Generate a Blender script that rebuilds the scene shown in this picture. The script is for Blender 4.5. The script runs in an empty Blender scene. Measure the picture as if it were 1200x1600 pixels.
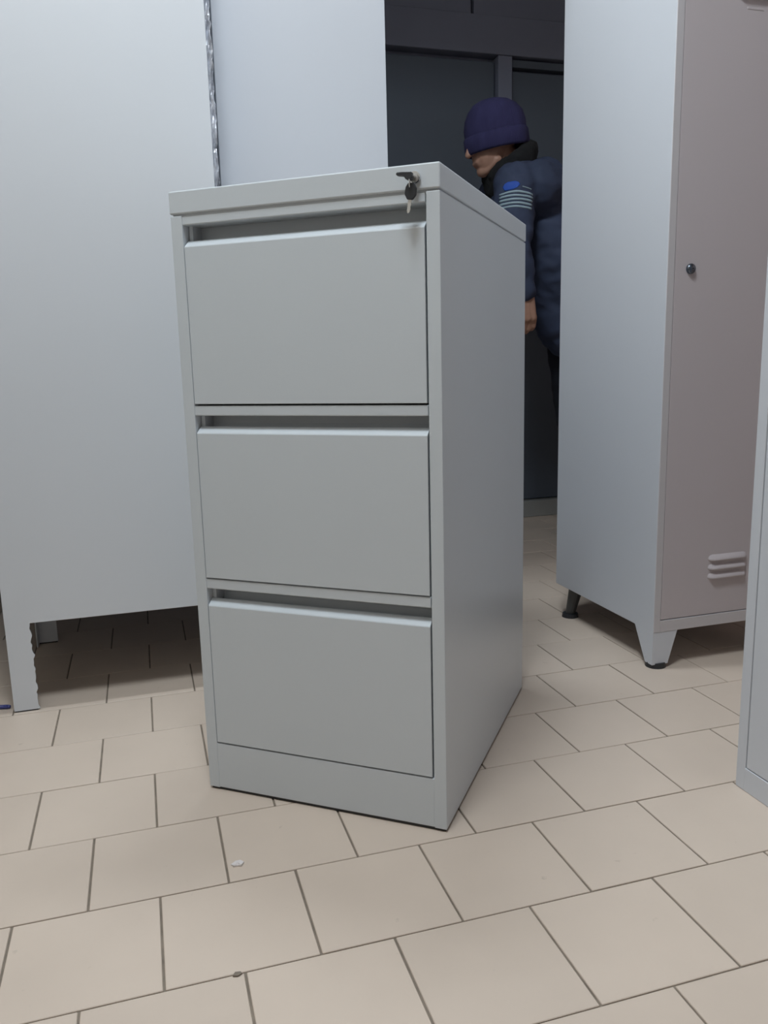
import bpy, bmesh, math, random
from mathutils import Vector, Matrix, noise

random.seed(7)
SC = bpy.context.scene
COL = SC.collection

# ------------------------------------------------------------------ camera
CAM_POS = Vector((0.0, 0.0, 0.7895))
c_right = Vector((0.95750906, -0.28735798, -0.02453147))
c_up = Vector((0.07649673, 0.17103856, 0.98229021))
c_fwd = Vector((0.2780731, 0.94242835, -0.18575292))
FPX = 1268.38
cd = bpy.data.cameras.new('camera')
cd.sensor_fit = 'VERTICAL'
cd.sensor_height = 32.0
cd.lens = 32.0 * FPX / 1600.0
cd.clip_start = 0.02
cam = bpy.data.objects.new('camera', cd)
COL.objects.link(cam)
m = Matrix((c_right, c_up, -c_fwd)).transposed().to_4x4()
m.translation = CAM_POS
cam.matrix_world = m
SC.camera = cam

# ------------------------------------------------------------------ world, exposure
wd = bpy.data.worlds.new('world')
SC.world = wd
wd.use_nodes = True
wd.node_tree.nodes['Background'].inputs['Color'].default_value = (0.6, 0.7, 0.85, 1)
wd.node_tree.nodes['Background'].inputs['Strength'].default_value = 0.01
SC.view_settings.view_transform = 'Standard'
SC.view_settings.look = 'None'
SC.view_settings.gamma = 1.0
SC.view_settings.use_curve_mapping = False
SC.view_settings.exposure = 0.0
LAMPS = [((-0.03, 0.64, 3.18), 44.0, 0.50, 0.50, 'square white ceiling light panel nearest the viewer'),
         ((0.50, 1.85, 3.18), 24.0, 0.60, 0.09, 'narrow white ceiling light strip before the light-blocking beam')]
LAMP_COL = (0.86, 0.94, 1.0)


# ------------------------------------------------------------------ materials
def mat(name, col, rough=0.5, metal=0.0, var=0.03, scale=6.0, bump=0.0, bscale=120.0,
        spec=0.5, per_object=0.0, stretch=(1, 1, 1)):
    mt = bpy.data.materials.new(name)
    mt.use_nodes = True
    nt = mt.node_tree
    b = nt.nodes['Principled BSDF']
    b.inputs['Roughness'].default_value = rough
    b.inputs['Metallic'].default_value = metal
    b.inputs['Specular IOR Level'].default_value = spec
    tc = nt.nodes.new('ShaderNodeTexCoord')
    mp = nt.nodes.new('ShaderNodeMapping')
    mp.inputs['Scale'].default_value = stretch
    nt.links.new(tc.outputs['Object'], mp.inputs['Vector'])
    n = nt.nodes.new('ShaderNodeTexNoise')
    n.inputs['Scale'].default_value = scale
    n.inputs['Detail'].default_value = 4
    nt.links.new(mp.outputs['Vector'], n.inputs['Vector'])
    r = nt.nodes.new('ShaderNodeMapRange')
    r.inputs['To Min'].default_value = 1 - var
    r.inputs['To Max'].default_value = 1 + var
    r.inputs['From Min'].default_value = 0.25
    r.inputs['From Max'].default_value = 0.75
    nt.links.new(n.outputs['Fac'], r.inputs['Value'])
    val = r.outputs['Result']
    if per_object:
        oi = nt.nodes.new('ShaderNodeObjectInfo')
        r2 = nt.nodes.new('ShaderNodeMapRange')
        r2.inputs['To Min'].default_value = 1 - per_object
        r2.inputs['To Max'].default_value = 1 + per_object
        nt.links.new(oi.outputs['Random'], r2.inputs['Value'])
        mu = nt.nodes.new('ShaderNodeMath')
        mu.operation = 'MULTIPLY'
        nt.links.new(val, mu.inputs[0])
        nt.links.new(r2.outputs['Result'], mu.inputs[1])
        val = mu.outputs[0]
    mx = nt.nodes.new('ShaderNodeVectorMath')
    mx.operation = 'SCALE'
    mx.inputs[0].default_value = col[:3]
    nt.links.new(val, mx.inputs['Scale'])
    nt.links.new(mx.outputs['Vector'], b.inputs['Base Color'])
    if bump:
        n2 = nt.nodes.new('ShaderNodeTexNoise')
        n2.inputs['Scale'].default_value = bscale
        nt.links.new(mp.outputs['Vector'], n2.inputs['Vector'])
        bp = nt.nodes.new('ShaderNodeBump')
        bp.inputs['Strength'].default_value = bump
        bp.inputs['Distance'].default_value = 0.002
        nt.links.new(n2.outputs['Fac'], bp.inputs['Height'])
        nt.links.new(bp.outputs['Normal'], b.inputs['Normal'])
    return mt


def tile_material():
    mt = mat('tile_glaze', (0.575, 0.483, 0.405), rough=0.42, var=0.03, scale=7, per_object=0.025, spec=0.35)
    nt = mt.node_tree
    b = nt.nodes['Principled BSDF']
    src = b.inputs['Base Color'].links[0].from_socket
    geo = nt.nodes.new('ShaderNodeNewGeometry')
    for l in list(nt.links):
        if l.to_node.type == 'MAPPING': nt.links.remove(l)
    nt.links.new(geo.outputs['Position'], [q for q in nt.nodes if q.type == 'MAPPING'][0].inputs['Vector'])
    # scuffs and specks with shapes of their own
    n = nt.nodes.new('ShaderNodeTexNoise')
    n.inputs['Scale'].default_value = 38
    n.inputs['Detail'].default_value = 6
    nt.links.new(geo.outputs['Position'], n.inputs['Vector'])
    r = nt.nodes.new('ShaderNodeMapRange')
    r.inputs['From Min'].default_value = 0.70
    r.inputs['From Max'].default_value = 0.80
    r.inputs['To Min'].default_value = 0.0
    r.inputs['To Max'].default_value = 0.40
    nt.links.new(n.outputs['Fac'], r.inputs['Value'])
    mx = nt.nodes.new('ShaderNodeMix')
    mx.data_type = 'RGBA'
    nt.links.new(r.outputs['Result'], mx.inputs['Factor'])
    nt.links.new(src, mx.inputs[6])
    mx.inputs[7].default_value = (0.20, 0.16, 0.12, 1)
    nt.links.new(mx.outputs[2], b.inputs['Base Color'])
    return mt


M = {
    'paint': mat('grey_powder_coat', (0.575, 0.625, 0.665), 0.31, var=0.012, scale=3, bump=0.05, bscale=500),
    'paint_dark': mat('grey_powder_coat_recess', (0.51, 0.555, 0.585), 0.5, var=0.012),
    'locker': mat('pale_grey_sheet_metal', (0.60, 0.625, 0.67), 0.5, var=0.015, scale=2),
    'locker_door': mat('grey_metal_pink_light_cast', (0.53, 0.485, 0.50), 0.45, var=0.015, scale=2),  # pinkish cast of the light painted into the door's grey
    'locker_front': mat('grey_metal_faint_light_cast', (0.55, 0.53, 0.545), 0.5, var=0.015, scale=2),  # weaker pink light cast mixed into the frame's grey
    'white_locker': mat('white_sheet_metal', (0.645, 0.675, 0.715), 0.5, var=0.012, scale=2),
    'pale_locker': mat('pale_sheet_metal', (0.56, 0.585, 0.63), 0.5, var=0.012, scale=2),
    'cut_edge': mat('raw_cut_edge', (0.25, 0.26, 0.26), 0.6, var=0.2, scale=60),
    'film': mat('crumpled_foil', (0.48, 0.50, 0.55), 0.36, metal=0.30, var=0.40, scale=45, bump=0.7, bscale=90),
    'chrome': mat('chrome', (0.75, 0.78, 0.80), 0.12, metal=1.0, var=0.01),
    'steel': mat('key_steel', (0.62, 0.62, 0.60), 0.35, metal=0.7, var=0.05),
    'black_plastic': mat('black_plastic', (0.022, 0.024, 0.028), 0.45, var=0.1),
    'dark_metal': mat('dark_leg_metal', (0.06, 0.062, 0.062), 0.4, var=0.1),
    'dark_chrome': mat('dark_chrome', (0.17, 0.20, 0.24), 0.2, metal=1.0, var=0.02),
    'tile': tile_material(),
    'grout': mat('grout', (0.20, 0.165, 0.13), 0.9, var=0.25, scale=30),
    'cream_wall': mat('cream_plaster', (0.66, 0.60, 0.52), 0.8, var=0.03, scale=4, bump=0.1, bscale=60),
    'ceiling': mat('grey_plaster', (0.40, 0.40, 0.40), 0.9, var=0.02),
    'beam': mat('grey_beam_plaster', (0.36, 0.36, 0.37), 0.85, var=0.03, scale=4),
    'side_wall': mat('rosy_wall_plaster', (0.50, 0.40, 0.375), 0.85, var=0.03, scale=4),
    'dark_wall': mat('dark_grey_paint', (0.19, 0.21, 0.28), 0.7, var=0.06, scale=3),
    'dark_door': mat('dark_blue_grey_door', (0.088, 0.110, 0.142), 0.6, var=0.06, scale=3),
    'plinth': mat('grey_plinth', (0.30, 0.31, 0.30), 0.7, var=0.06),
    'skin': mat('skin', (0.52, 0.30, 0.22), 0.5, var=0.06, scale=25),
    'knit': mat('navy_knit', (0.042, 0.040, 0.125), 0.95, var=0.2, scale=30, bump=0.6, bscale=160, stretch=(1, 1, 0.3)),
    'jacket': mat('navy_jacket_cloth', (0.052, 0.070, 0.132), 0.8, var=0.15, scale=8, bump=0.3, bscale=40),
    'trousers': mat('dark_navy_cloth', (0.018, 0.021, 0.032), 0.9, var=0.15, scale=10),
    'fleece': mat('black_fleece', (0.014, 0.015, 0.017), 0.95, var=0.2, scale=40, bump=0.5, bscale=150),
    'boot': mat('black_leather', (0.02, 0.02, 0.02), 0.4, var=0.1),
    'stripe': mat('pale_blue_reflective', (0.42, 0.56, 0.64), 0.5, var=0.05),
    'emblem': mat('bright_blue_print', (0.03, 0.11, 0.55), 0.6, var=0.1),
    'eye': mat('eye', (0.05, 0.035, 0.03), 0.25, var=0.05),
    'paper': mat('white_paper', (0.68, 0.64, 0.63), 0.8, var=0.04),
    'blue_pen': mat('blue_plastic', (0.05, 0.06, 0.22), 0.35, var=0.05),
    'lamp_frame': mat('white_lamp_frame', (0.8, 0.8, 0.8), 0.5, var=0.01),
}
dm = bpy.data.materials.new('lamp_diffuser')
dm.use_nodes = True
pb = dm.node_tree.nodes['Principled BSDF']
pb.inputs['Base Color'].default_value = (0.9, 0.9, 0.9, 1)
pb.inputs['Emission Color'].default_value = (*LAMP_COL, 1)
pb.inputs['Emission Strength'].default_value = 6.0
M['diffuser'] = dm


# ------------------------------------------------------------------ helpers
def tag(o, label=None, cat=None, group=None, kind=None):
    if label: o['label'] = label
    if cat: o['category'] = cat
    if group: o['group'] = group
    if kind: o['kind'] = kind
    return o


def empty(name, loc=(0, 0, 0), rz=0.0):
    o = bpy.data.objects.new(name, None)
    o.empty_display_size = 0.1
    o.location = loc
    o.rotation_euler = (0, 0, rz)
    COL.objects.link(o)
    return o


def link(name, me, material, parent=None, smooth=False):
    o = bpy.data.objects.new(name, me)
    COL.objects.link(o)
    if material is not None and not me.materials:
        me.materials.append(M[material] if isinstance(material, str) else material)
    if parent is not None:
        o.parent = parent
    if smooth:
        me.polygons.foreach_set('use_smooth', [True] * len(me.polygons))
    return o


class MB:
    """collects shapes of ONE part and links them as one mesh"""

    def __init__(self):
        self.bm = bmesh.new()

    def box(self, lo, hi, bevel=0.0, seg=2):
        t = bmesh.new()
        bmesh.ops.create_cube(t, size=1.0)
        for v in t.verts:
            v.co = Vector([lo[i] + (v.co[i] + 0.5) * (hi[i] - lo[i]) for i in range(3)])
        if bevel:
            bmesh.ops.bevel(t, geom=list(t.edges), offset=bevel, segments=seg, affect='EDGES', profile=0.5)
        self._merge(t)
        return self

    def _merge(self, t):
        me = bpy.data.meshes.new('tmp')
        t.to_mesh(me)
        t.free()
        self.bm.from_mesh(me)
        bpy.data.meshes.remove(me)

    def prism(self, poly, axis, a, b, bevel=0.0):
        """extrude a 2-D polygon along axis from a to b; poly in the other two axes (cyclic order)"""
        t = bmesh.new()
        def pt(p, h):
            if axis == 0: return Vector((h, p[0], p[1]))
            if axis == 1: return Vector((p[0], h, p[1]))
            return Vector((p[0], p[1], h))
        va = [t.verts.new(pt(p, a)) for p in poly]
        vb = [t.verts.new(pt(p, b)) for p in poly]
        n = len(poly)
        t.faces.new(va)
        t.faces.new(vb[::-1])
        for i in range(n):
            t.faces.new((va[i], vb[i], vb[(i + 1) % n], va[(i + 1) % n]))
        bmesh.ops.recalc_face_normals(t, faces=list(t.faces))
        if bevel:
            bmesh.ops.bevel(t, geom=list(t.edges), offset=bevel, segments=1, affect='EDGES')
        self._merge(t)
        return self

    def tube(self, p0, p1, r0, r1=None, n=20, cap=True):
        r1 = r0 if r1 is None else r1
        p0, p1 = Vector(p0), Vector(p1)
        d = (p1 - p0).normalized()
        q = d.to_track_quat('Z', 'Y')
        a = [self.bm.verts.new(p0 + q @ Vector((r0 * math.cos(i * 2 * math.pi / n), r0 * math.sin(i * 2 * math.pi / n), 0))) for i in range(n)]
        b = [self.bm.verts.new(p1 + q @ Vector((r1 * math.cos(i * 2 * math.pi / n), r1 * math.sin(i * 2 * math.pi / n), 0))) for i in range(n)]
        for i in range(n):
            self.bm.faces.new((a[i], a[(i + 1) % n], b[(i + 1) % n], b[i]))
        if cap:
            self.bm.faces.new(a[::-1])
            self.bm.faces.new(b)
        return self

    def torus(self, c, nrm, R, r, n=24, k=8):
        c = Vector(c)
        q = Vector(nrm).normalized().to_track_quat('Z', 'Y')
        rings = []
        for i in range(n):
            a = 2 * math.pi * i / n
            rings.append([self.bm.verts.new(c + q @ Vector(((R + r * math.cos(2 * math.pi * j / k)) * math.cos(a), (R + r * math.cos(2 * math.pi * j / k)) * math.sin(a), r * math.sin(2 * math.pi * j / k)))) for j in range(k)])
        for i in range(n):
            for j in range(k):
                self.bm.faces.new((rings[i][j], rings[(i + 1) % n][j], rings[(i + 1) % n][(j + 1) % k], rings[i][(j + 1) % k]))
        return self

    def mesh(self, name):
        me = bpy.data.meshes.new(name)
        bmesh.ops.recalc_face_normals(self.bm, faces=list(self.bm.faces))
        self.bm.to_mesh(me)
        self.bm.free()
        return me

    def build(self, name, material, parent=None, smooth=False):
        return link(name, self.mesh(name), material, parent, smooth)


# ------------------------------------------------------------------ the room
X0, X1, Y0, Y1, ZC = -0.49, 2.70, -2.20, 3.60, 3.26


def struct(o):
    o['kind'] = 'structure'
    return o


floor = struct(MB().box((X0 - 0.1, Y0 - 0.1, -0.10), (X1 + 0.1, Y1 + 0.1, -0.0022)).build('floor', 'grout'))
tag(floor, 'beige square floor tiles laid in offset rows with dark joints', 'floor')
wl = struct(MB().box((X0 - 0.10, Y0 - 0.1, -0.1), (X0, Y1 + 0.1, ZC)).build('wall_left', 'cream_wall'))
tag(wl, 'cream plaster wall at the far left behind the locker backs', 'wall')
wr = struct(MB().box((X1, Y0 - 0.1, -0.1), (X1 + 0.10, Y1 + 0.1, ZC)).build('wall_right', 'side_wall'))
tag(wr, 'rosy plaster wall on the right outside the view', 'wall')
wf = struct(MB().box((X0, Y0 - 0.1, -0.1), (X1, Y0, ZC)).build('wall_front', 'side_wall'))
tag(wf, 'rosy plaster wall behind the viewer', 'wall')
ce = struct(MB().box((X0 - 0.1, Y0 - 0.1, ZC), (X1 + 0.1, Y1 + 0.1, ZC + 0.1)).build('ceiling', 'ceiling'))
tag(ce, 'grey plaster ceiling above the lockers', 'ceiling')
# dark rear wall with two doors, a lintel and a post between the doors
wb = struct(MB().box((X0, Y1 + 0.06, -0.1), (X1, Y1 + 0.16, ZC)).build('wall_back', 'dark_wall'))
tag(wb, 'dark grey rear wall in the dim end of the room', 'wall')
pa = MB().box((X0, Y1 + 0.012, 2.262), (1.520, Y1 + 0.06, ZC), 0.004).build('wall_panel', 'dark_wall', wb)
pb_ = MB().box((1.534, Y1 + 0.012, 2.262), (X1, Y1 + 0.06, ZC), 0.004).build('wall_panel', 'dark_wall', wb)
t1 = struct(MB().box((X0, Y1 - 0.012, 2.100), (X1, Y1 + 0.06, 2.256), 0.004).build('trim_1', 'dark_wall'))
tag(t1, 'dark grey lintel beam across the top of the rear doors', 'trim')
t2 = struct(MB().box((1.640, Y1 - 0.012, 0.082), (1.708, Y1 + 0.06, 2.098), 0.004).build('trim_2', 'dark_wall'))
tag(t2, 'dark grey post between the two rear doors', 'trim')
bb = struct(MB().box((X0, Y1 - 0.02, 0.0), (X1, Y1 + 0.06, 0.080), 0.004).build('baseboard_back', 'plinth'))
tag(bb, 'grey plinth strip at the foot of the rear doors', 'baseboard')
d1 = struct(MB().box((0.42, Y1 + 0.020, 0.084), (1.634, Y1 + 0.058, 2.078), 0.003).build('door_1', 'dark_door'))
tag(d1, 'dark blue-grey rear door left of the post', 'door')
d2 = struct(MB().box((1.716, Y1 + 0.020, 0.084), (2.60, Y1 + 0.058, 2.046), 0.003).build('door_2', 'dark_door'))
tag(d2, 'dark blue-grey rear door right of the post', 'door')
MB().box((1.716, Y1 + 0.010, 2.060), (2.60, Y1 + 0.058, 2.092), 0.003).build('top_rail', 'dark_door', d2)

# unseen beam added to keep the strip lamp's light off the rear floor
t3 = struct(MB().box((X0, 1.975, 2.660), (X1, 2.010, ZC), 0.003).build('trim_3', 'beam'))
tag(t3, 'unseen plastered beam added to block the ceiling light strip from the rear floor', 'beam')

# floor tiles: offset rows
SX, SY = 0.20614, 0.19553
TX, TY = -0.23322, 1.73908
G = 0.0034


def px(p):
    d = Vector(p) - CAM_POS
    z = d.dot(c_fwd)
    if z < 0.05: return None
    return 600 + FPX * d.dot(c_right) / z, 800 - FPX * d.dot(c_up) / z


def tile_mesh(w, h, name='tile'):
    return MB().box((-w / 2, -h / 2, -0.008), (w / 2, h / 2, 0.0), 0.0009, 1).mesh(name)


GR = 0.0024
full = tile_mesh(SX - G, SY - GR)
rest = MB()
ntile = 0
for r in range(-10, 21):
    yt = TY - r * SY
    yb = yt - SY
    off = 0.0 if r % 2 else SX / 2
    for k in range(-3, 17):
        xa = TX + off + k * SX
        xb = xa + SX
        a, b, c, d = max(xa, X0), min(xb, X1), max(yb, Y0), min(yt, Y1)
        if b - a < 0.02 or d - c < 0.02: continue
        seen = False
        for i in range(4):
            for j in range(4):
                p = px((a + (b - a) * i / 3, c + (d - c) * j / 3, 0))
                if p and -20 < p[0] < 1220 and 780 < p[1] < 1630: seen = True
        isfull = (b - a) > SX - 1e-4 and (d - c) > SY - 1e-4
        if seen:
            me = full if isfull else tile_mesh(b - a - G, d - c - GR)
            o = link('tile', me, 'tile', floor)
            o.location = ((a + b) / 2, (c + d) / 2, random.uniform(-0.0003, 0.0003))
            o.rotation_euler = (random.uniform(-0.0012, 0.0012), random.uniform(-0.0012, 0.0012), random.uniform(-0.001, 0.001))
            ntile += 1
        else:
            rest.box((a + G / 2, c + GR / 2, -0.008), (b - G / 2, d - GR / 2, 0.0))
rt = rest.build('tile_field', 'tile', floor)
rt['kind'] = 'stuff'
print('tiles in view', ntile)

# ------------------------------------------------------------------ filing cabinet
CW, CD, CH = 0.465, 0.640, 1.0675
YAW = -0.6539
cab = empty('filing_cabinet', (0.07240, 1.45125, 0.0), YAW)
tag(cab, 'light grey metal three-drawer filing cabinet with keys hanging from its lock', 'filing cabinet')
ST = 0.0215
b = MB()
b.box((0, 0, 0.005), (ST, CD, 1.0285), 0.0012)
b.box((CW - ST, 0, 0.005), (CW, CD, 1.0285), 0.0012)
b.box((ST - 0.002, CD - 0.004, 0.005), (CW - ST + 0.002, CD - 0.0005, 1.0285))
b.box((0.0030, 0.0040, 1.0255), (CW - 0.0030, CD - 0.004, 1.0335))
b.box((ST - 0.002, 0.050, 0.004), (CW - ST + 0.002, CD - 0.004, 0.010))
b.build('body', 'paint', cab)
MB().box((0.003, 0.004, 0.0), (CW - 0.003, CD - 0.004, 0.0055)).build('base_pad', 'black_plastic', cab)
MB().box((-0.0008, -0.0012, 1.0312), (CW + 0.0008, CD + 0.001, CH), 0.0022).build('lid', 'paint', cab)
# cross rails in the face frame
for z0, z1 in ((1.0135, 1.0275), (0.7005, 0.7175), (0.3925, 0.4105)):
    MB().box((ST - 0.001, 0.0015, z0), (CW - ST - 0.0015, 0.044, z1), 0.0016).build('cross_rail', 'paint', cab)
MB().box((ST - 0.001, 0.0008, 0.006), (CW - ST + 0.0005, 0.012, 0.0945), 0.0012).build('kick_plate', 'paint', cab)
for zb, zt in ((0.7205, 0.9900), (0.4130, 0.6815), (0.0975, 0.3720)):
    d = MB()
    prof = [(0.0, zb), (0.0, zt - 0.0115), (0.0014, zt - 0.0096), (0.0125, zt - 0.0012), (0.0155, zt),
            (0.0175, zt - 0.0006), (0.045, zt - 0.0140), (0.045, zb)]
    d.prism(prof, 0, ST + 0.0012, CW - ST - 0.0028, 0.0006)
    do = d.build('drawer', 'paint', cab)
    # scooped plate behind the grip opening
    top = zt + 0.030
    g = MB()
    pr = [(0.0410, zt - 0.012), (0.0450, zt + 0.004), (0.0455, top), (0.0485, top), (0.0485, zt - 0.012)]
    g.prism(pr, 0, ST + 0.008, CW - ST - 0.0028)
    g.box((ST + 0.0012, 0.018, zt - 0.006), (ST + 0.0080, 0.0490, zt + 0.024))
    g.build('grip_recess', 'paint', do)
lk = MB().tube((0.4275, 0.0, 1.0480), (0.4275, -0.0045, 1.0480), 0.0095, 0.0090, 24)
lk = lk.build('lock', 'chrome', cab)
MB().tube((0.4275, -0.004, 1.0480), (0.4275, -0.0075, 1.0480), 0.0065, 0.0062, 20).build('lock_barrel', 'steel', lk)


def cab_pt(u, v, z):
    return Vector((0.07240, 1.45125, 0.0)) + Vector((math.cos(YAW) * u - math.sin(YAW) * v, math.sin(YAW) * u + math.cos(YAW) * v, z))


# key in the lock (folded bow turned to the left) and the spare key hanging from it
k1 = empty('key', cab_pt(0.4275, -0.0075, 1.0480), YAW)
tag(k1, 'key with black plastic bow stuck in the filing cabinet lock', 'key', 'keys at the filing cabinet lock')
MB().box((-0.004, -0.010, -0.0012), (0.004, 0.0005, 0.0012), 0.0004).build('blade', 'steel', k1)
bw = MB()
bw.prism([(-0.0215, 0.0035), (-0.0205, 0.0010), (-0.010, -0.0005), (-0.006, -0.006), (0.001, -0.007), (0.0035, -0.002), (0.002, 0.0045), (-0.012, 0.0056), (-0.020, 0.0056)], 1, -0.017, -0.0075, 0.0008)
bw.build('bow', 'black_plastic', k1)
MB().torus((-0.002, -0.012, -0.0105), (1, 0.25, 0), 0.0065, 0.0008).build('ring', 'chrome', k1)
k2 = empty('key', cab_pt(0.4270, -0.0175, 1.0325), YAW)
k2.rotation_euler = (0, math.radians(7), YAW)
tag(k2, 'spare key with black bow hanging blade down from the cabinet lock', 'key', 'keys at the filing cabinet lock')
b2 = MB()
b2.prism([(-0.0045, 0.0055), (0.0045, 0.0055), (0.0088, -0.001), (0.0088, -0.011), (0.0040, -0.0175), (-0.0040, -0.0175), (-0.0088, -0.010), (-0.0080, 0.0)], 1, -0.0022, 0.0022, 0.0008)
b2.build('bow', 'black_plastic', k2)
bl = MB()
bl.prism([(-0.0026, -0.016), (0.0030, -0.016), (0.0028, -0.021), (0.0022, -0.022), (0.0026, -0.025), (0.0016, -0.027), (0.0022, -0.030), (0.0012, -0.0345), (-0.0012, -0.0362), (-0.0026, -0.0340)], 1, -0.0009, 0.0009)
bl.build('blade', 'steel', k2)

# ------------------------------------------------------------------ right hand locker with feet
LX, LY, LW, LD, LB, LT = 1.189, 1.673, 0.422, 0.500, 0.096, 1.80
loc = empty('locker', (LX, LY, 0))
tag(loc, 'tall grey metal locker on tapered feet with louvred door and round lock', 'locker')
b = MB()
b.box((0, 0.0, LB), (0.019, LD, LT), 0.0015)                       # left side
b.box((LW - 0.019, 0.0, LB), (LW, LD, LT), 0.0015)
b.box((0.017, LD - 0.003, LB), (LW - 0.017, LD - 0.0005, LT))
b.box((0.017, 0.0003, LB), (LW - 0.017, LD - 0.002, LB + 0.030), 0.001)
b.box((0.017, 0.0003, LT - 0.030), (LW - 0.017, LD - 0.002, LT), 0.001)
b.build('body', 'locker', loc)
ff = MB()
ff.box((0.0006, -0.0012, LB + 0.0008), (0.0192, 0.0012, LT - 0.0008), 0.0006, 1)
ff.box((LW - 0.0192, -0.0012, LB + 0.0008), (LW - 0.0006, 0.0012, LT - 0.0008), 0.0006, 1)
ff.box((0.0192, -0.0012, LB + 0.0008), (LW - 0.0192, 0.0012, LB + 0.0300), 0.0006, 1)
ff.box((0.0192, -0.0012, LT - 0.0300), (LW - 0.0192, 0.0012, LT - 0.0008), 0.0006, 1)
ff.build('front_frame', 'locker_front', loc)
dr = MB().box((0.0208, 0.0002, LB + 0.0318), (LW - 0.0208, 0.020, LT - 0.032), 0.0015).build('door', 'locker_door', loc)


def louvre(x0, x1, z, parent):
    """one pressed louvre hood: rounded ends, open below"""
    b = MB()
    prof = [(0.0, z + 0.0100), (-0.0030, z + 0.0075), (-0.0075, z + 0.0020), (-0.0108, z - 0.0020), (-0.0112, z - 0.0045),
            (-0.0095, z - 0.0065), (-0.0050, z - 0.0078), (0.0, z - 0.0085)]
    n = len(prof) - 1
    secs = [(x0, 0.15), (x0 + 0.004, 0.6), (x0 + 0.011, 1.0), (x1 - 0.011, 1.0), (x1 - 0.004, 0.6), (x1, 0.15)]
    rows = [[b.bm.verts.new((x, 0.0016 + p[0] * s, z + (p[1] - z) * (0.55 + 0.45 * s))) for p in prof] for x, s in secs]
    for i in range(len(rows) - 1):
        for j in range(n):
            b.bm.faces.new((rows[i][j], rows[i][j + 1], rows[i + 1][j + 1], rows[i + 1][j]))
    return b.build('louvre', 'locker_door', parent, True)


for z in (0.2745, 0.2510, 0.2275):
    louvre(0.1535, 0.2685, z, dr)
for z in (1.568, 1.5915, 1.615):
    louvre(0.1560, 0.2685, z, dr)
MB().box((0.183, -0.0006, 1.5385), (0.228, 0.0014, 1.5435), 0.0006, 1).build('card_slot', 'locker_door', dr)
lk = MB()
nr = 28
prof = [(0.0118, 0.002), (0.0118, -0.0035)] + [(0.0115 * math.cos(i * math.pi / 16), -0.0040 - 0.0060 * math.sin(i * math.pi / 16)) for i in range(8)] + [(0.0006, -0.0100)]
rings = [[lk.bm.verts.new((0.0628 + r * math.cos(2 * math.pi * i / nr), y, 0.977 + r * math.sin(2 * math.pi * i / nr))) for i in range(nr)] for r, y in prof]
for p, q in zip(rings[:-1], rings[1:]):
    for i in range(nr):
        lk.bm.faces.new((p[i], p[(i + 1) % nr], q[(i + 1) % nr], q[i]))
lk.bm.faces.new(rings[-1])
lk = lk.build('lock', 'dark_chrome', dr, True)
MB().tube((0.0628, -0.0090, 0.977), (0.0628, -0.0104, 0.977), 0.0022, 0.0020, 12).build('keyhole', 'black_plastic', dr)
# feet: pressed corner brackets in front, thin dark posts behind
for s in (0, 1):
    fx = (lambda x: x) if s == 0 else (lambda x: LW - x)
    b = MB()
    def ell(wf, ws, z, t=0.0035):
        return [b.bm.verts.new((fx(x), y, z)) for x, y in ((0.0, 0.0), (wf, 0.0), (wf, t), (t, t), (t, ws), (0.0, ws))]
    tp, bt = ell(0.071, 0.079, LB + 0.001), ell(0.046, 0.030, 0.011)
    for i in range(6):
        b.bm.faces.new((tp[i], tp[(i + 1) % 6], bt[(i + 1) % 6], bt[i]))
    for q in (tp, bt):
        b.bm.faces.new((q[0], q[1], q[2], q[3]))
        b.bm.faces.new((q[0], q[3], q[4], q[5]))
    lg = b.build('leg', 'locker', loc)
    MB().tube((fx(0.024), 0.019, 0.0), (fx(0.024), 0.019, 0.014), 0.026, 0.024, 20).build('foot_pad', 'black_plastic', lg)
    b = MB()
    b.prism([(fx(0.012), 0.408), (fx(0.012), 0.450), (fx(0.050), 0.450), (fx(0.050), 0.408)], 2, LB, LB + 0.004)
    b.tube((fx(0.030), 0.430, LB), (fx(0.024), 0.452, 0.010), 0.021, 0.014, 16)
    lg = b.build('leg', 'dark_metal', loc)
    MB().tube((fx(0.024), 0.452, 0.0), (fx(0.024), 0.452, 0.011), 0.025, 0.023, 20).build('foot_pad', 'black_plastic', lg)

# ------------------------------------------------------------------ cabinet at the right edge of the view
rc = empty('metal_cupboard', (1.000, 1.141, 0))
tag(rc, 'grey metal cupboard standing on the floor, cut off by the right edge of the photo', 'cupboard')
b = MB()
b.box((0, -0.022, 0.0), (0.45, 0.0, 1.85), 0.0015)
b.box((0, -0.46, 0.0), (0.45, -0.438, 1.85), 0.0015)
b.box((0.446, -0.44, 0.0), (0.4495, -0.02, 1.85))
b.box((0.0004, -0.44, 0.0), (0.445, -0.02, 0.044), 0.001)
b.box((0.0004, -0.44, 1.815), (0.445, -0.02, 1.85), 0.001)
b.build('body', 'locker', rc)
MB().box((0.0012, -0.4365, 0.0458), (0.018, -0.0238, 1.8135), 0.0012).build('door', 'locker', rc)

# ------------------------------------------------------------------ lockers seen from behind, on the left


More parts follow.
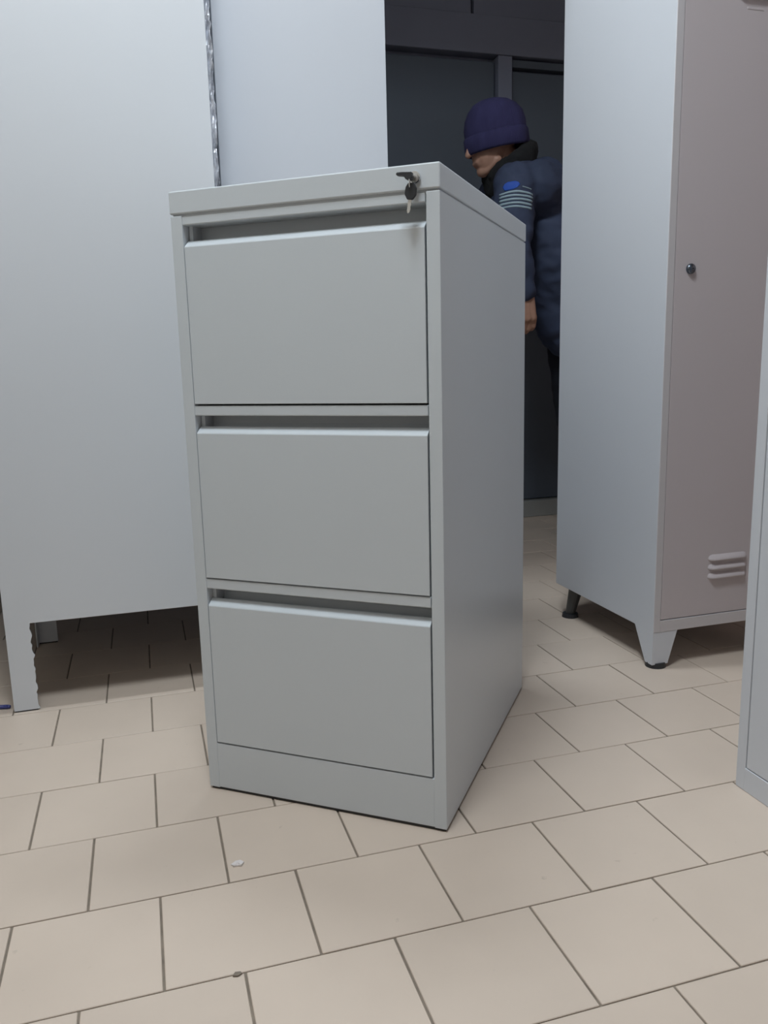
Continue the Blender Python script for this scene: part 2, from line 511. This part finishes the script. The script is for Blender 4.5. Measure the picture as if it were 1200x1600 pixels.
def back_locker(name, x0, x1, y0, zb, label, ragged, paint='white_locker'):
    w = x1 - x0
    D = 0.50
    o = empty(name, (x0, y0, 0))
    tag(o, label, 'locker', 'lockers standing with their backs to the viewer')
    MB().box((0, 0, zb), (w, D, 1.82), 0.0005, 1).build('body', paint, o)
    for sx in (0, 1):
        for sy in (0, 1):
            b = MB()
            ye = (0.0001, 0.0060) if sy == 0 else (D - 0.006, D - 0.0004)
            pts = [(0.0004, zb + 0.002)]
            inner = []
            rnd = random.Random(3 + sx * 2 + sy)
            n = 26 if (ragged and sy == 0) else 1
            for i in range(n + 1):
                z = 0.0035 + (zb - 0.0015) * (1 - i / n)
                j = 0 if n == 1 else rnd.uniform(-0.0022, 0.0022) + 0.0016 * math.sin(z * 150)
                inner.append((0.0535 + j, z))
            pts = [(0.0004, zb + 0.002)] + inner + [(0.0004, 0.0035)]
            if sx: pts = [(w - p[0], p[1]) for p in pts]
            b.prism(pts, 1, ye[0], ye[1])
            fy = (0.004, 0.045) if sy == 0 else (D - 0.045, D - 0.004)
            fx_ = (0.0006, 0.0035) if sx == 0 else (w - 0.0035, w - 0.0006)
            b.box((fx_[0], fy[0], 0.0035), (fx_[1], fy[1], zb + 0.002))
            lg = b.build('leg', paint, o)
            cx = (0.002, 0.052) if sx == 0 else (w - 0.052, w - 0.002)
            MB().box((cx[0], ye[0] + 0.0006, 0.0), (cx[1], ye[1] + (0.003 if sy == 0 else 0.0), 0.004)).build('foot_pad', 'black_plastic', lg)
    return o


A = back_locker('locker', -0.334, 0.1985, 1.947, 0.212,
                'tall white locker back on flat ragged-edged legs at the left edge of the photo', True)
Bk = back_locker('locker', 0.226, 0.643, 2.067, 0.10,
                 'pale grey locker back standing right behind the top of the filing cabinet', False, 'pale_locker')
# crumpled foil strip sticking out along the edge of the near locker back
rnd = random.Random(11)
b = MB()
nz, nx = 150, 5
front = []
for i in range(nz + 1):
    z = 0.30 + 1.50 * i / nz
    wdt = 0.0135 + 0.0035 * noise.noise(Vector((z * 14, 3.1, 0))) + rnd.uniform(-0.0016, 0.0016)
    row = []
    for j in range(nx + 1):
        t = j / nx
        y = 0.006 + 0.010 * noise.noise(Vector((z * 38, t * 3.0, 1.7))) * (0.3 + t) + 0.004 * noise.noise(Vector((z * 110, t * 5, 8)))
        row.append((0.5310 + t * wdt, y, z))
    front.append(row)
fv = [[b.bm.verts.new(p) for p in row] for row in front]
bv = [[b.bm.verts.new((p[0], p[1] + 0.0012, p[2])) for p in row] for row in front]
for i in range(nz):
    for j in range(nx):
        b.bm.faces.new((fv[i][j], fv[i][j + 1], fv[i + 1][j + 1], fv[i + 1][j]))
        b.bm.faces.new((bv[i][j], bv[i + 1][j], bv[i + 1][j + 1], bv[i][j + 1]))
    b.bm.faces.new((fv[i][nx], bv[i][nx], bv[i + 1][nx], fv[i + 1][nx]))
    b.bm.faces.new((fv[i][0], fv[i + 1][0], bv[i + 1][0], bv[i][0]))
fo = b.build('edge_strip', 'film', A)
fo['label'] = 'crumpled silvery strip along the locker edge'

# ------------------------------------------------------------------ person


def blob(name, caps, ells, voxel, material, parent=None, smooth_it=6, wrinkle=0.0, wscale=14.0, cut=None):
    """one continuous surface from tapered capsules and ellipsoids (voxel union)"""
    bm = bmesh.new()
    for p0, r0, p1, r1 in caps:
        p0, p1 = Vector(p0), Vector(p1)
        d = p1 - p0
        L = d.length
        q = d.normalized().to_track_quat('Z', 'Y')
        n, k = 20, 6
        prof = [(-r0 * math.cos(i * math.pi / 2 / k), r0 * math.sin(i * math.pi / 2 / k)) for i in range(k + 1)]
        prof += [(L + r1 * math.sin(i * math.pi / 2 / k), r1 * math.cos(i * math.pi / 2 / k)) for i in range(k + 1)]
        prof = prof[1:-1]
        rings = [[bm.verts.new(p0 + q @ Vector((r * math.cos(2 * math.pi * i / n), r * math.sin(2 * math.pi * i / n), z))) for i in range(n)] for z, r in prof]
        for a, c in zip(rings[:-1], rings[1:]):
            for i in range(n):
                bm.faces.new((a[i], a[(i + 1) % n], c[(i + 1) % n], c[i]))
        bm.faces.new(rings[0][::-1])
        bm.faces.new(rings[-1])
    for c, rad, rot in ells:
        t = bmesh.ops.create_icosphere(bm, subdivisions=3, radius=1.0)
        R = Matrix.Rotation(rot, 3, 'Y')
        for v in t['verts']:
            v.co = Vector(c) + R @ Vector((v.co.x * rad[0], v.co.y * rad[1], v.co.z * rad[2]))
    me = bpy.data.meshes.new(name + '_raw')
    bm.to_mesh(me)
    bm.free()
    tmp = bpy.data.objects.new('tmp', me)
    COL.objects.link(tmp)
    rm = tmp.modifiers.new('r', 'REMESH')
    rm.mode = 'VOXEL'
    rm.voxel_size = voxel
    if smooth_it:
        sm = tmp.modifiers.new('s', 'SMOOTH')
        sm.factor = 0.5
        sm.iterations = smooth_it
    dg = bpy.context.evaluated_depsgraph_get()
    res = bpy.data.meshes.new_from_object(tmp.evaluated_get(dg))
    bpy.data.objects.remove(tmp)
    bpy.data.meshes.remove(me)
    if wrinkle:
        nn = [v.normal.copy() for v in res.vertices]
        for v, nv in zip(res.vertices, nn):
            p = v.co
            a = noise.noise(Vector((p.x * wscale, p.y * wscale, p.z * wscale * 1.8)))
            a2 = noise.noise(Vector((p.x * wscale * 2.3 + 5, p.y * wscale * 2.3, p.z * wscale * 3.0)))
            v.co = p + nv * wrinkle * (a + 0.5 * a2)
    res.name = name
    res.materials.clear()
    return link(name, res, material, parent, True)


HY = 3.0
TILT = math.radians(15)
HC = Vector((1.345, HY, 1.585))
hf = Vector((-math.cos(TILT), 0, -math.sin(TILT)))     # face direction
hu = Vector((-math.sin(TILT), 0, math.cos(TILT)))      # up of the head


def hp(f, s, u):
    return HC + hf * f + Vector((0, 1, 0)) * s + hu * u


# body: head, neck, trunk, arms with five-fingered hands, legs - one surface
caps, ells = [], []
rotE = -TILT
ells.append((hp(-0.010, 0, 0.030), (0.098, 0.076, 0.098), rotE))        # skull
ells.append((hp(0.030, 0, -0.045), (0.062, 0.060, 0.075), rotE))        # face
ells.append((hp(0.062, 0, -0.098), (0.026, 0.030, 0.022), rotE))        # chin
caps.append((hp(0.088, 0, 0.005), 0.010, hp(0.108, 0, -0.030), 0.0125))  # nose
ells.append((hp(0.080, 0, 0.022), (0.016, 0.052, 0.012), rotE))         # brow
caps.append((hp(0.086, -0.018, -0.064), 0.0065, hp(0.086, 0.018, -0.064), 0.0065))   # lips
caps.append((hp(0.083, -0.016, -0.073), 0.0065, hp(0.083, 0.016, -0.073), 0.0065))
for s in (-1, 1):
    ells.append((hp(-0.010, s * 0.078, -0.005), (0.016, 0.008, 0.030), rotE))        # ears
    ells.append((hp(0.062, s * 0.036, -0.022), (0.022, 0.020, 0.016), rotE))         # cheek
    caps.append((hp(0.020, s * 0.048, -0.075), 0.018, hp(0.060, s * 0.018, -0.100), 0.016))   # jaw
caps.append(((1.400, HY, 1.52), 0.055, (1.470, HY, 1.43), 0.062))
caps.append(((1.490, HY, 1.38), 0.115, (1.600, HY, 1.15), 0.105))
caps.append(((1.600, HY, 1.15), 0.105, (1.715, HY, 0.95), 0.115))
SH = {-1: Vector((1.362, 2.835, 1.395)), 1: Vector((1.430, 3.165, 1.405))}
EL = {-1: Vector((1.330, 2.775, 1.135)), 1: Vector((1.330, 3.215, 1.150))}
WR = {-1: Vector((1.378, 2.775, 1.005)), 1: Vector((1.130, 3.160, 1.020))}
HD = {-1: Vector((0.10, 0.02, -0.99)).normalized(), 1: Vector((-0.85, -0.1, -0.5)).normalized()}
PN = {-1: Vector((0, 1, 0)), 1: Vector((0, -1, 0))}
for s in (-1, 1):
    caps.append((Vector((1.47, HY, 1.41)), 0.085, SH[s], 0.060))
    caps.append((SH[s], 0.056, EL[s], 0.043))
    caps.append((EL[s], 0.043, WR[s], 0.028))
    h = HD[s]
    pn = PN[s]                                   # palm faces the body
    ac = h.cross(pn).normalized() * (1 if s < 0 else -1)   # across the palm, towards the thumb
    if ac.x > 0: ac = -ac
    pc = WR[s] + h * 0.045
    for q in (-0.022, 0.0, 0.022):
        caps.append((WR[s] + ac * q * 0.6, 0.019, WR[s] + h * 0.085 + ac * q, 0.0145))
    for i, (q, ln) in enumerate(((0.030, 0.074), (0.010, 0.082), (-0.010, 0.076), (-0.029, 0.060))):
        kn = WR[s] + h * 0.092 + ac * q
        j1 = kn + (h * 0.86 + pn * 0.50).normalized() * ln * 0.48
        j2 = j1 + (h * 0.45 + pn * 0.89).normalized() * ln * 0.32
        j3 = j2 + (-h * 0.10 + pn * 0.99).normalized() * ln * 0.24
        caps += [(kn - h * 0.01, 0.0098, j1, 0.0088), (j1, 0.0088, j2, 0.0080), (j2, 0.0080, j3, 0.0070)]
    th0 = WR[s] + h * 0.028 + ac * 0.024
    th1 = th0 + (h * 0.66 + ac * 0.70 + pn * 0.25).normalized() * 0.042
    th2 = th1 + (h * 0.90 + ac * 0.20 + pn * 0.35).normalized() * 0.030
    caps += [(th0, 0.0135, th1, 0.0105), (th1, 0.0105, th2, 0.0085)]
HIP = {-1: Vector((1.735, 2.905, 0.92)), 1: Vector((1.735, 3.095, 0.92))}
KN = {-1: Vector((1.775, 2.890, 0.50)), 1: Vector((1.785, 3.110, 0.50))}
AN = {-1: Vector((1.870, 2.885, 0.10)), 1: Vector((1.900, 3.115, 0.10))}
for s in (-1, 1):
    caps.append((Vector((1.715, HY, 0.96)), 0.10, HIP[s], 0.085))
    caps.append((HIP[s], 0.085, KN[s], 0.055))
    caps.append((KN[s], 0.055, AN[s], 0.037))
    caps.append((AN[s] + Vector((0.01, 0, -0.05)), 0.034, AN[s] + Vector((-0.15, 0, -0.066)), 0.026))
person = blob('person', caps, ells, 0.0042, 'skin', None, 3)
tag(person, 'person in dark blue beanie and navy jacket leaning forward behind the lockers', 'person')
for s in (-1, 1):
    e = bmesh.new()
    bmesh.ops.create_uvsphere(e, u_segments=14, v_segments=10, radius=0.0105)
    me = bpy.data.meshes.new('eye')
    e.to_mesh(me); e.free()
    eo = link('eye', me, 'eye', person, True)
    eo.location = hp(0.081, s * 0.030, 0.002)

# clothing
caps = [((1.490, HY, 1.36), 0.150, (1.600, HY, 1.13), 0.148),
        ((1.600, HY, 1.13), 0.148, (1.705, HY, 0.93), 0.160),
        ((1.425, HY, 1.49), 0.070, (1.50, HY, 1.40), 0.100),
        ((1.560, HY, 1.42), 0.110, (1.640, HY, 1.20), 0.120)]
for s in (-1, 1):
    caps.append((Vector((1.475, HY, 1.42)), 0.110, SH[s], 0.078))
    caps.append((Vector((1.60, HY, 1.40)), 0.10, SH[s] + Vector((0.10, 0, 0.0)), 0.085))
    caps.append((SH[s], 0.079, EL[s], 0.062))
    caps.append((EL[s], 0.063, WR[s] + (EL[s] - WR[s]) * 0.12, 0.046))
jacket = blob('jacket', caps, [((1.60, HY, 1.15), (0.16, 0.20, 0.30), math.radians(-28))], 0.009, 'jacket', person, 8, 0.009, 13.0)
caps = []
for s in (-1, 1):
    caps.append((Vector((1.715, HY, 0.95)), 0.125, HIP[s], 0.105))
    caps.append((HIP[s], 0.105, KN[s], 0.080))
    caps.append((KN[s], 0.080, AN[s] + Vector((0, 0, 0.01)), 0.066))
blob('trousers', caps, [], 0.010, 'trousers', person, 6, 0.006, 12.0)
for s in (-1, 1):
    blob('boot', [(AN[s] + Vector((0.015, 0, -0.045)), 0.048, AN[s] + Vector((-0.15, 0, -0.058)), 0.040),
                  (AN[s] + Vector((0, 0, 0.02)), 0.052, AN[s] + Vector((0.012, 0, -0.045)), 0.050)], [], 0.008, 'boot', person, 4)
# black fleece collar pulled up round the jaw
caps = []
ring = []
for i in range(16):
    a = 2 * math.pi * i / 16
    ring.append(Vector((1.420 + 0.072 * math.cos(a), HY + 0.078 * math.sin(a), 1.508 + 0.050 * math.cos(a))))
for i in range(16):
    p, q = ring[i], ring[(i + 1) % 16]
    ri = 0.034 + 0.004 * math.sin(i * 2.1)
    caps.append((p, ri, q, 0.034 + 0.004 * math.sin((i + 1) * 2.1)))
    lo = Vector((1.42 + 0.85 * (p.x - 1.42), HY + 1.0 * (p.y - HY), p.z - 0.055))
    caps.append((p, ri, lo, 0.032))
blob('collar', caps, [], 0.007, 'fleece', person, 5, 0.004, 30.0)

# beanie: folded cuff and a soft crown
bc = Vector((1.368, HY, 1.560))
bax = Vector((-0.19, 0, 0.98)).normalized()
bx = Vector((0.98, 0, 0.19)).normalized()
by = Vector((0, 1, 0))


def knit_rings(rows, n=64, inner=None):
    b = MB()
    vs = []
    for r, h, dx in rows:
        ring = []
        for i in range(n):
            a = 2 * math.pi * i / n
            rib = 1 + 0.012 * (1 if i % 2 else -1) * (1 if r > 0.02 else 0)
            lump = 1 + 0.03 * noise.noise(Vector((math.cos(a) * 2, math.sin(a) * 2, h * 14)))
            ring.append(b.bm.verts.new(bc + bx * (dx + r * 1.16 * math.cos(a) * rib * lump) + by * (r * 0.98 * math.sin(a) * rib * lump) + bax * h))
        vs.append(ring)
    for p, q in zip(vs[:-1], vs[1:]):
        for i in range(n):
            b.bm.faces.new((p[i], p[(i + 1) % n], q[(i + 1) % n], q[i]))
    return b, vs


b, vs = knit_rings([(0.088, 0.000, 0), (0.098, 0.010, 0), (0.103, 0.045, 0.002), (0.102, 0.080, 0.004), (0.095, 0.112, 0.006), (0.081, 0.138, 0.004),
                    (0.060, 0.158, 0.0), (0.034, 0.169, -0.004), (0.010, 0.173, -0.006)])
b.bm.faces.new(vs[-1])
hat = b.build('beanie', 'knit', person, True)
b, vs = knit_rings([(0.092, -0.008, 0), (0.102, -0.012, 0), (0.1075, -0.004, 0), (0.1085, 0.025, 0.001), (0.108, 0.044, 0.002), (0.103, 0.052, 0.002), (0.098, 0.048, 0.002)])
b.build('cuff', 'knit', hat, True)

# reflective stripes and blue emblem on the near sleeve, bent round the upper arm
ax = (EL[-1] - SH[-1])
axn = ax.normalized()
e1 = Vector((0, -1, 0)) - axn * Vector((0, -1, 0)).dot(axn)
e1.normalize()
e2 = axn.cross(e1).normalized()
if e2.x < 0: e2 = -e2
from mathutils.bvhtree import BVHTree
jb = BVHTree.FromPolygons([v.co.copy() for v in jacket.data.vertices], [tuple(p.vertices) for p in jacket.data.polygons])


def sleeve_patch(name, outline_rows, material):
    """rows of (distance along arm, angle from, angle to); snapped onto the sleeve with a little thickness"""
    b = MB()
    n = 14
    grid = []
    for t, a0, a1 in outline_rows:
        row = []
        for i in range(n + 1):
            a = math.radians(a0 + (a1 - a0) * i / n)
            dirn = e1 * math.cos(a) + e2 * math.sin(a)
            base = SH[-1] + axn * t
            hit = jb.ray_cast(base + dirn * 0.20, -dirn, 0.20)
            p = hit[0] if hit[0] else base + dirn * 0.075
            row.append((p - dirn * 0.002, p + dirn * 0.0022))
        grid.append(row)
    lo = [[b.bm.verts.new(q[0]) for q in r] for r in grid]
    hi = [[b.bm.verts.new(q[1]) for q in r] for r in grid]
    R = len(grid)
    for i in range(R - 1):
        for j in range(n):
            b.bm.faces.new((hi[i][j], hi[i][j + 1], hi[i + 1][j + 1], hi[i + 1][j]))
    for j in range(n):
        b.bm.faces.new((lo[0][j], lo[0][j + 1], hi[0][j + 1], hi[0][j]))
        b.bm.faces.new((lo[-1][j], hi[-1][j], hi[-1][j + 1], lo[-1][j + 1]))
    for i in range(R - 1):
        b.bm.faces.new((lo[i][0], hi[i][0], hi[i + 1][0], lo[i + 1][0]))
        b.bm.faces.new((lo[i][n], lo[i + 1][n], hi[i + 1][n], hi[i][n]))
    return b.build(name, material, jacket, True)


for k in range(5):
    t = 0.058 + k * 0.0125
    sleeve_patch('sleeve_stripe', [(t, -72, 28), (t + 0.0068, -72, 28)], 'stripe')
sleeve_patch('sleeve_emblem', [(0.022, -46, -26), (0.027, -56, -18), (0.037, -62, -14), (0.047, -58, -20), (0.053, -52, -32)], 'emblem')
sleeve_patch('sleeve_lettering', [(0.042, -8, 22), (0.0450, -8, 22)], 'stripe')

# ------------------------------------------------------------------ small things on the floor
b = MB()
pts = [(-0.010, 0.004), (-0.002, 0.007), (0.006, 0.009), (0.011, 0.002), (0.006, -0.006), (0.001, -0.003), (-0.006, -0.004)]
va = [b.bm.verts.new((x, y, 0.0008 + 0.003 * abs(math.sin(i * 1.9)))) for i, (x, y) in enumerate(pts)]
vb = [b.bm.verts.new((x, y, 0.0002)) for x, y in pts]
ct = b.bm.verts.new((0.001, 0.001, 0.0045))
for i in range(len(pts)):
    j = (i + 1) % len(pts)
    b.bm.faces.new((va[i], va[j], ct))
    b.bm.faces.new((vb[j], vb[i], va[i], va[j]))
b.bm.faces.new(vb[::-1])
o = b.build('paper_scrap', 'paper')
o.location = (0.093, 1.193, 0.0003)
tag(o, 'tiny crumpled white scrap on the floor tile before the filing cabinet', 'scrap')
b = MB()
b.prism([(-0.007, -0.002), (0.000, -0.004), (0.006, -0.001), (0.004, 0.003), (-0.003, 0.004)], 2, 0.0, 0.002, 0.0004)
o = b.build('dirt_chip', 'grout')
o.location = (0.066, 0.955, 0.0003)
tag(o, 'small dark chip lying on a tile joint near the bottom of the photo', 'chip')
pen = empty('pen', (-0.352, 1.979, 0.0), math.radians(165))
tag(pen, 'dark blue pen end on the floor beside the white locker leg', 'pen')
MB().tube((0.0, 0, 0.0052), (0.055, 0, 0.0052), 0.0048, 0.0048, 16).build('barrel', 'blue_pen', pen, True)
MB().tube((-0.006, 0, 0.0052), (0.0, 0, 0.0052), 0.0035, 0.0048, 16).build('cap', 'blue_pen', pen, True)

# ------------------------------------------------------------------ ceiling lamp
for (lx, ly, lz), watt, wx, wy, lab in LAMPS:
    lamp = empty('ceiling_light', (lx, ly, lz))
    tag(lamp, lab, 'ceiling light')
    hx, hy, t = wx / 2 + 0.02, wy / 2 + 0.02, 0.02
    b = MB()
    b.box((-hx - t, -hy - t, 0.0), (-hx, hy + t, ZC - lz))
    b.box((hx, -hy - t, 0.0), (hx + t, hy + t, ZC - lz))
    b.box((-hx, -hy - t, 0.0), (hx, -hy, ZC - lz))
    b.box((-hx, hy, 0.0), (hx, hy + t, ZC - lz))
    b.build('frame', 'lamp_frame', lamp)
    MB().box((-hx, -hy, 0.012), (hx, hy, 0.018)).build('diffuser', 'diffuser', lamp)
    ld = bpy.data.lights.new('lamp_light', 'AREA')
    ld.shape = 'RECTANGLE'
    ld.size = wx
    ld.size_y = wy
    ld.energy = watt
    ld.color = LAMP_COL
    lo_ = bpy.data.objects.new('lamp_light', ld)
    COL.objects.link(lo_)
    lo_.parent = lamp
    lo_.location = (0, 0, 0.006)
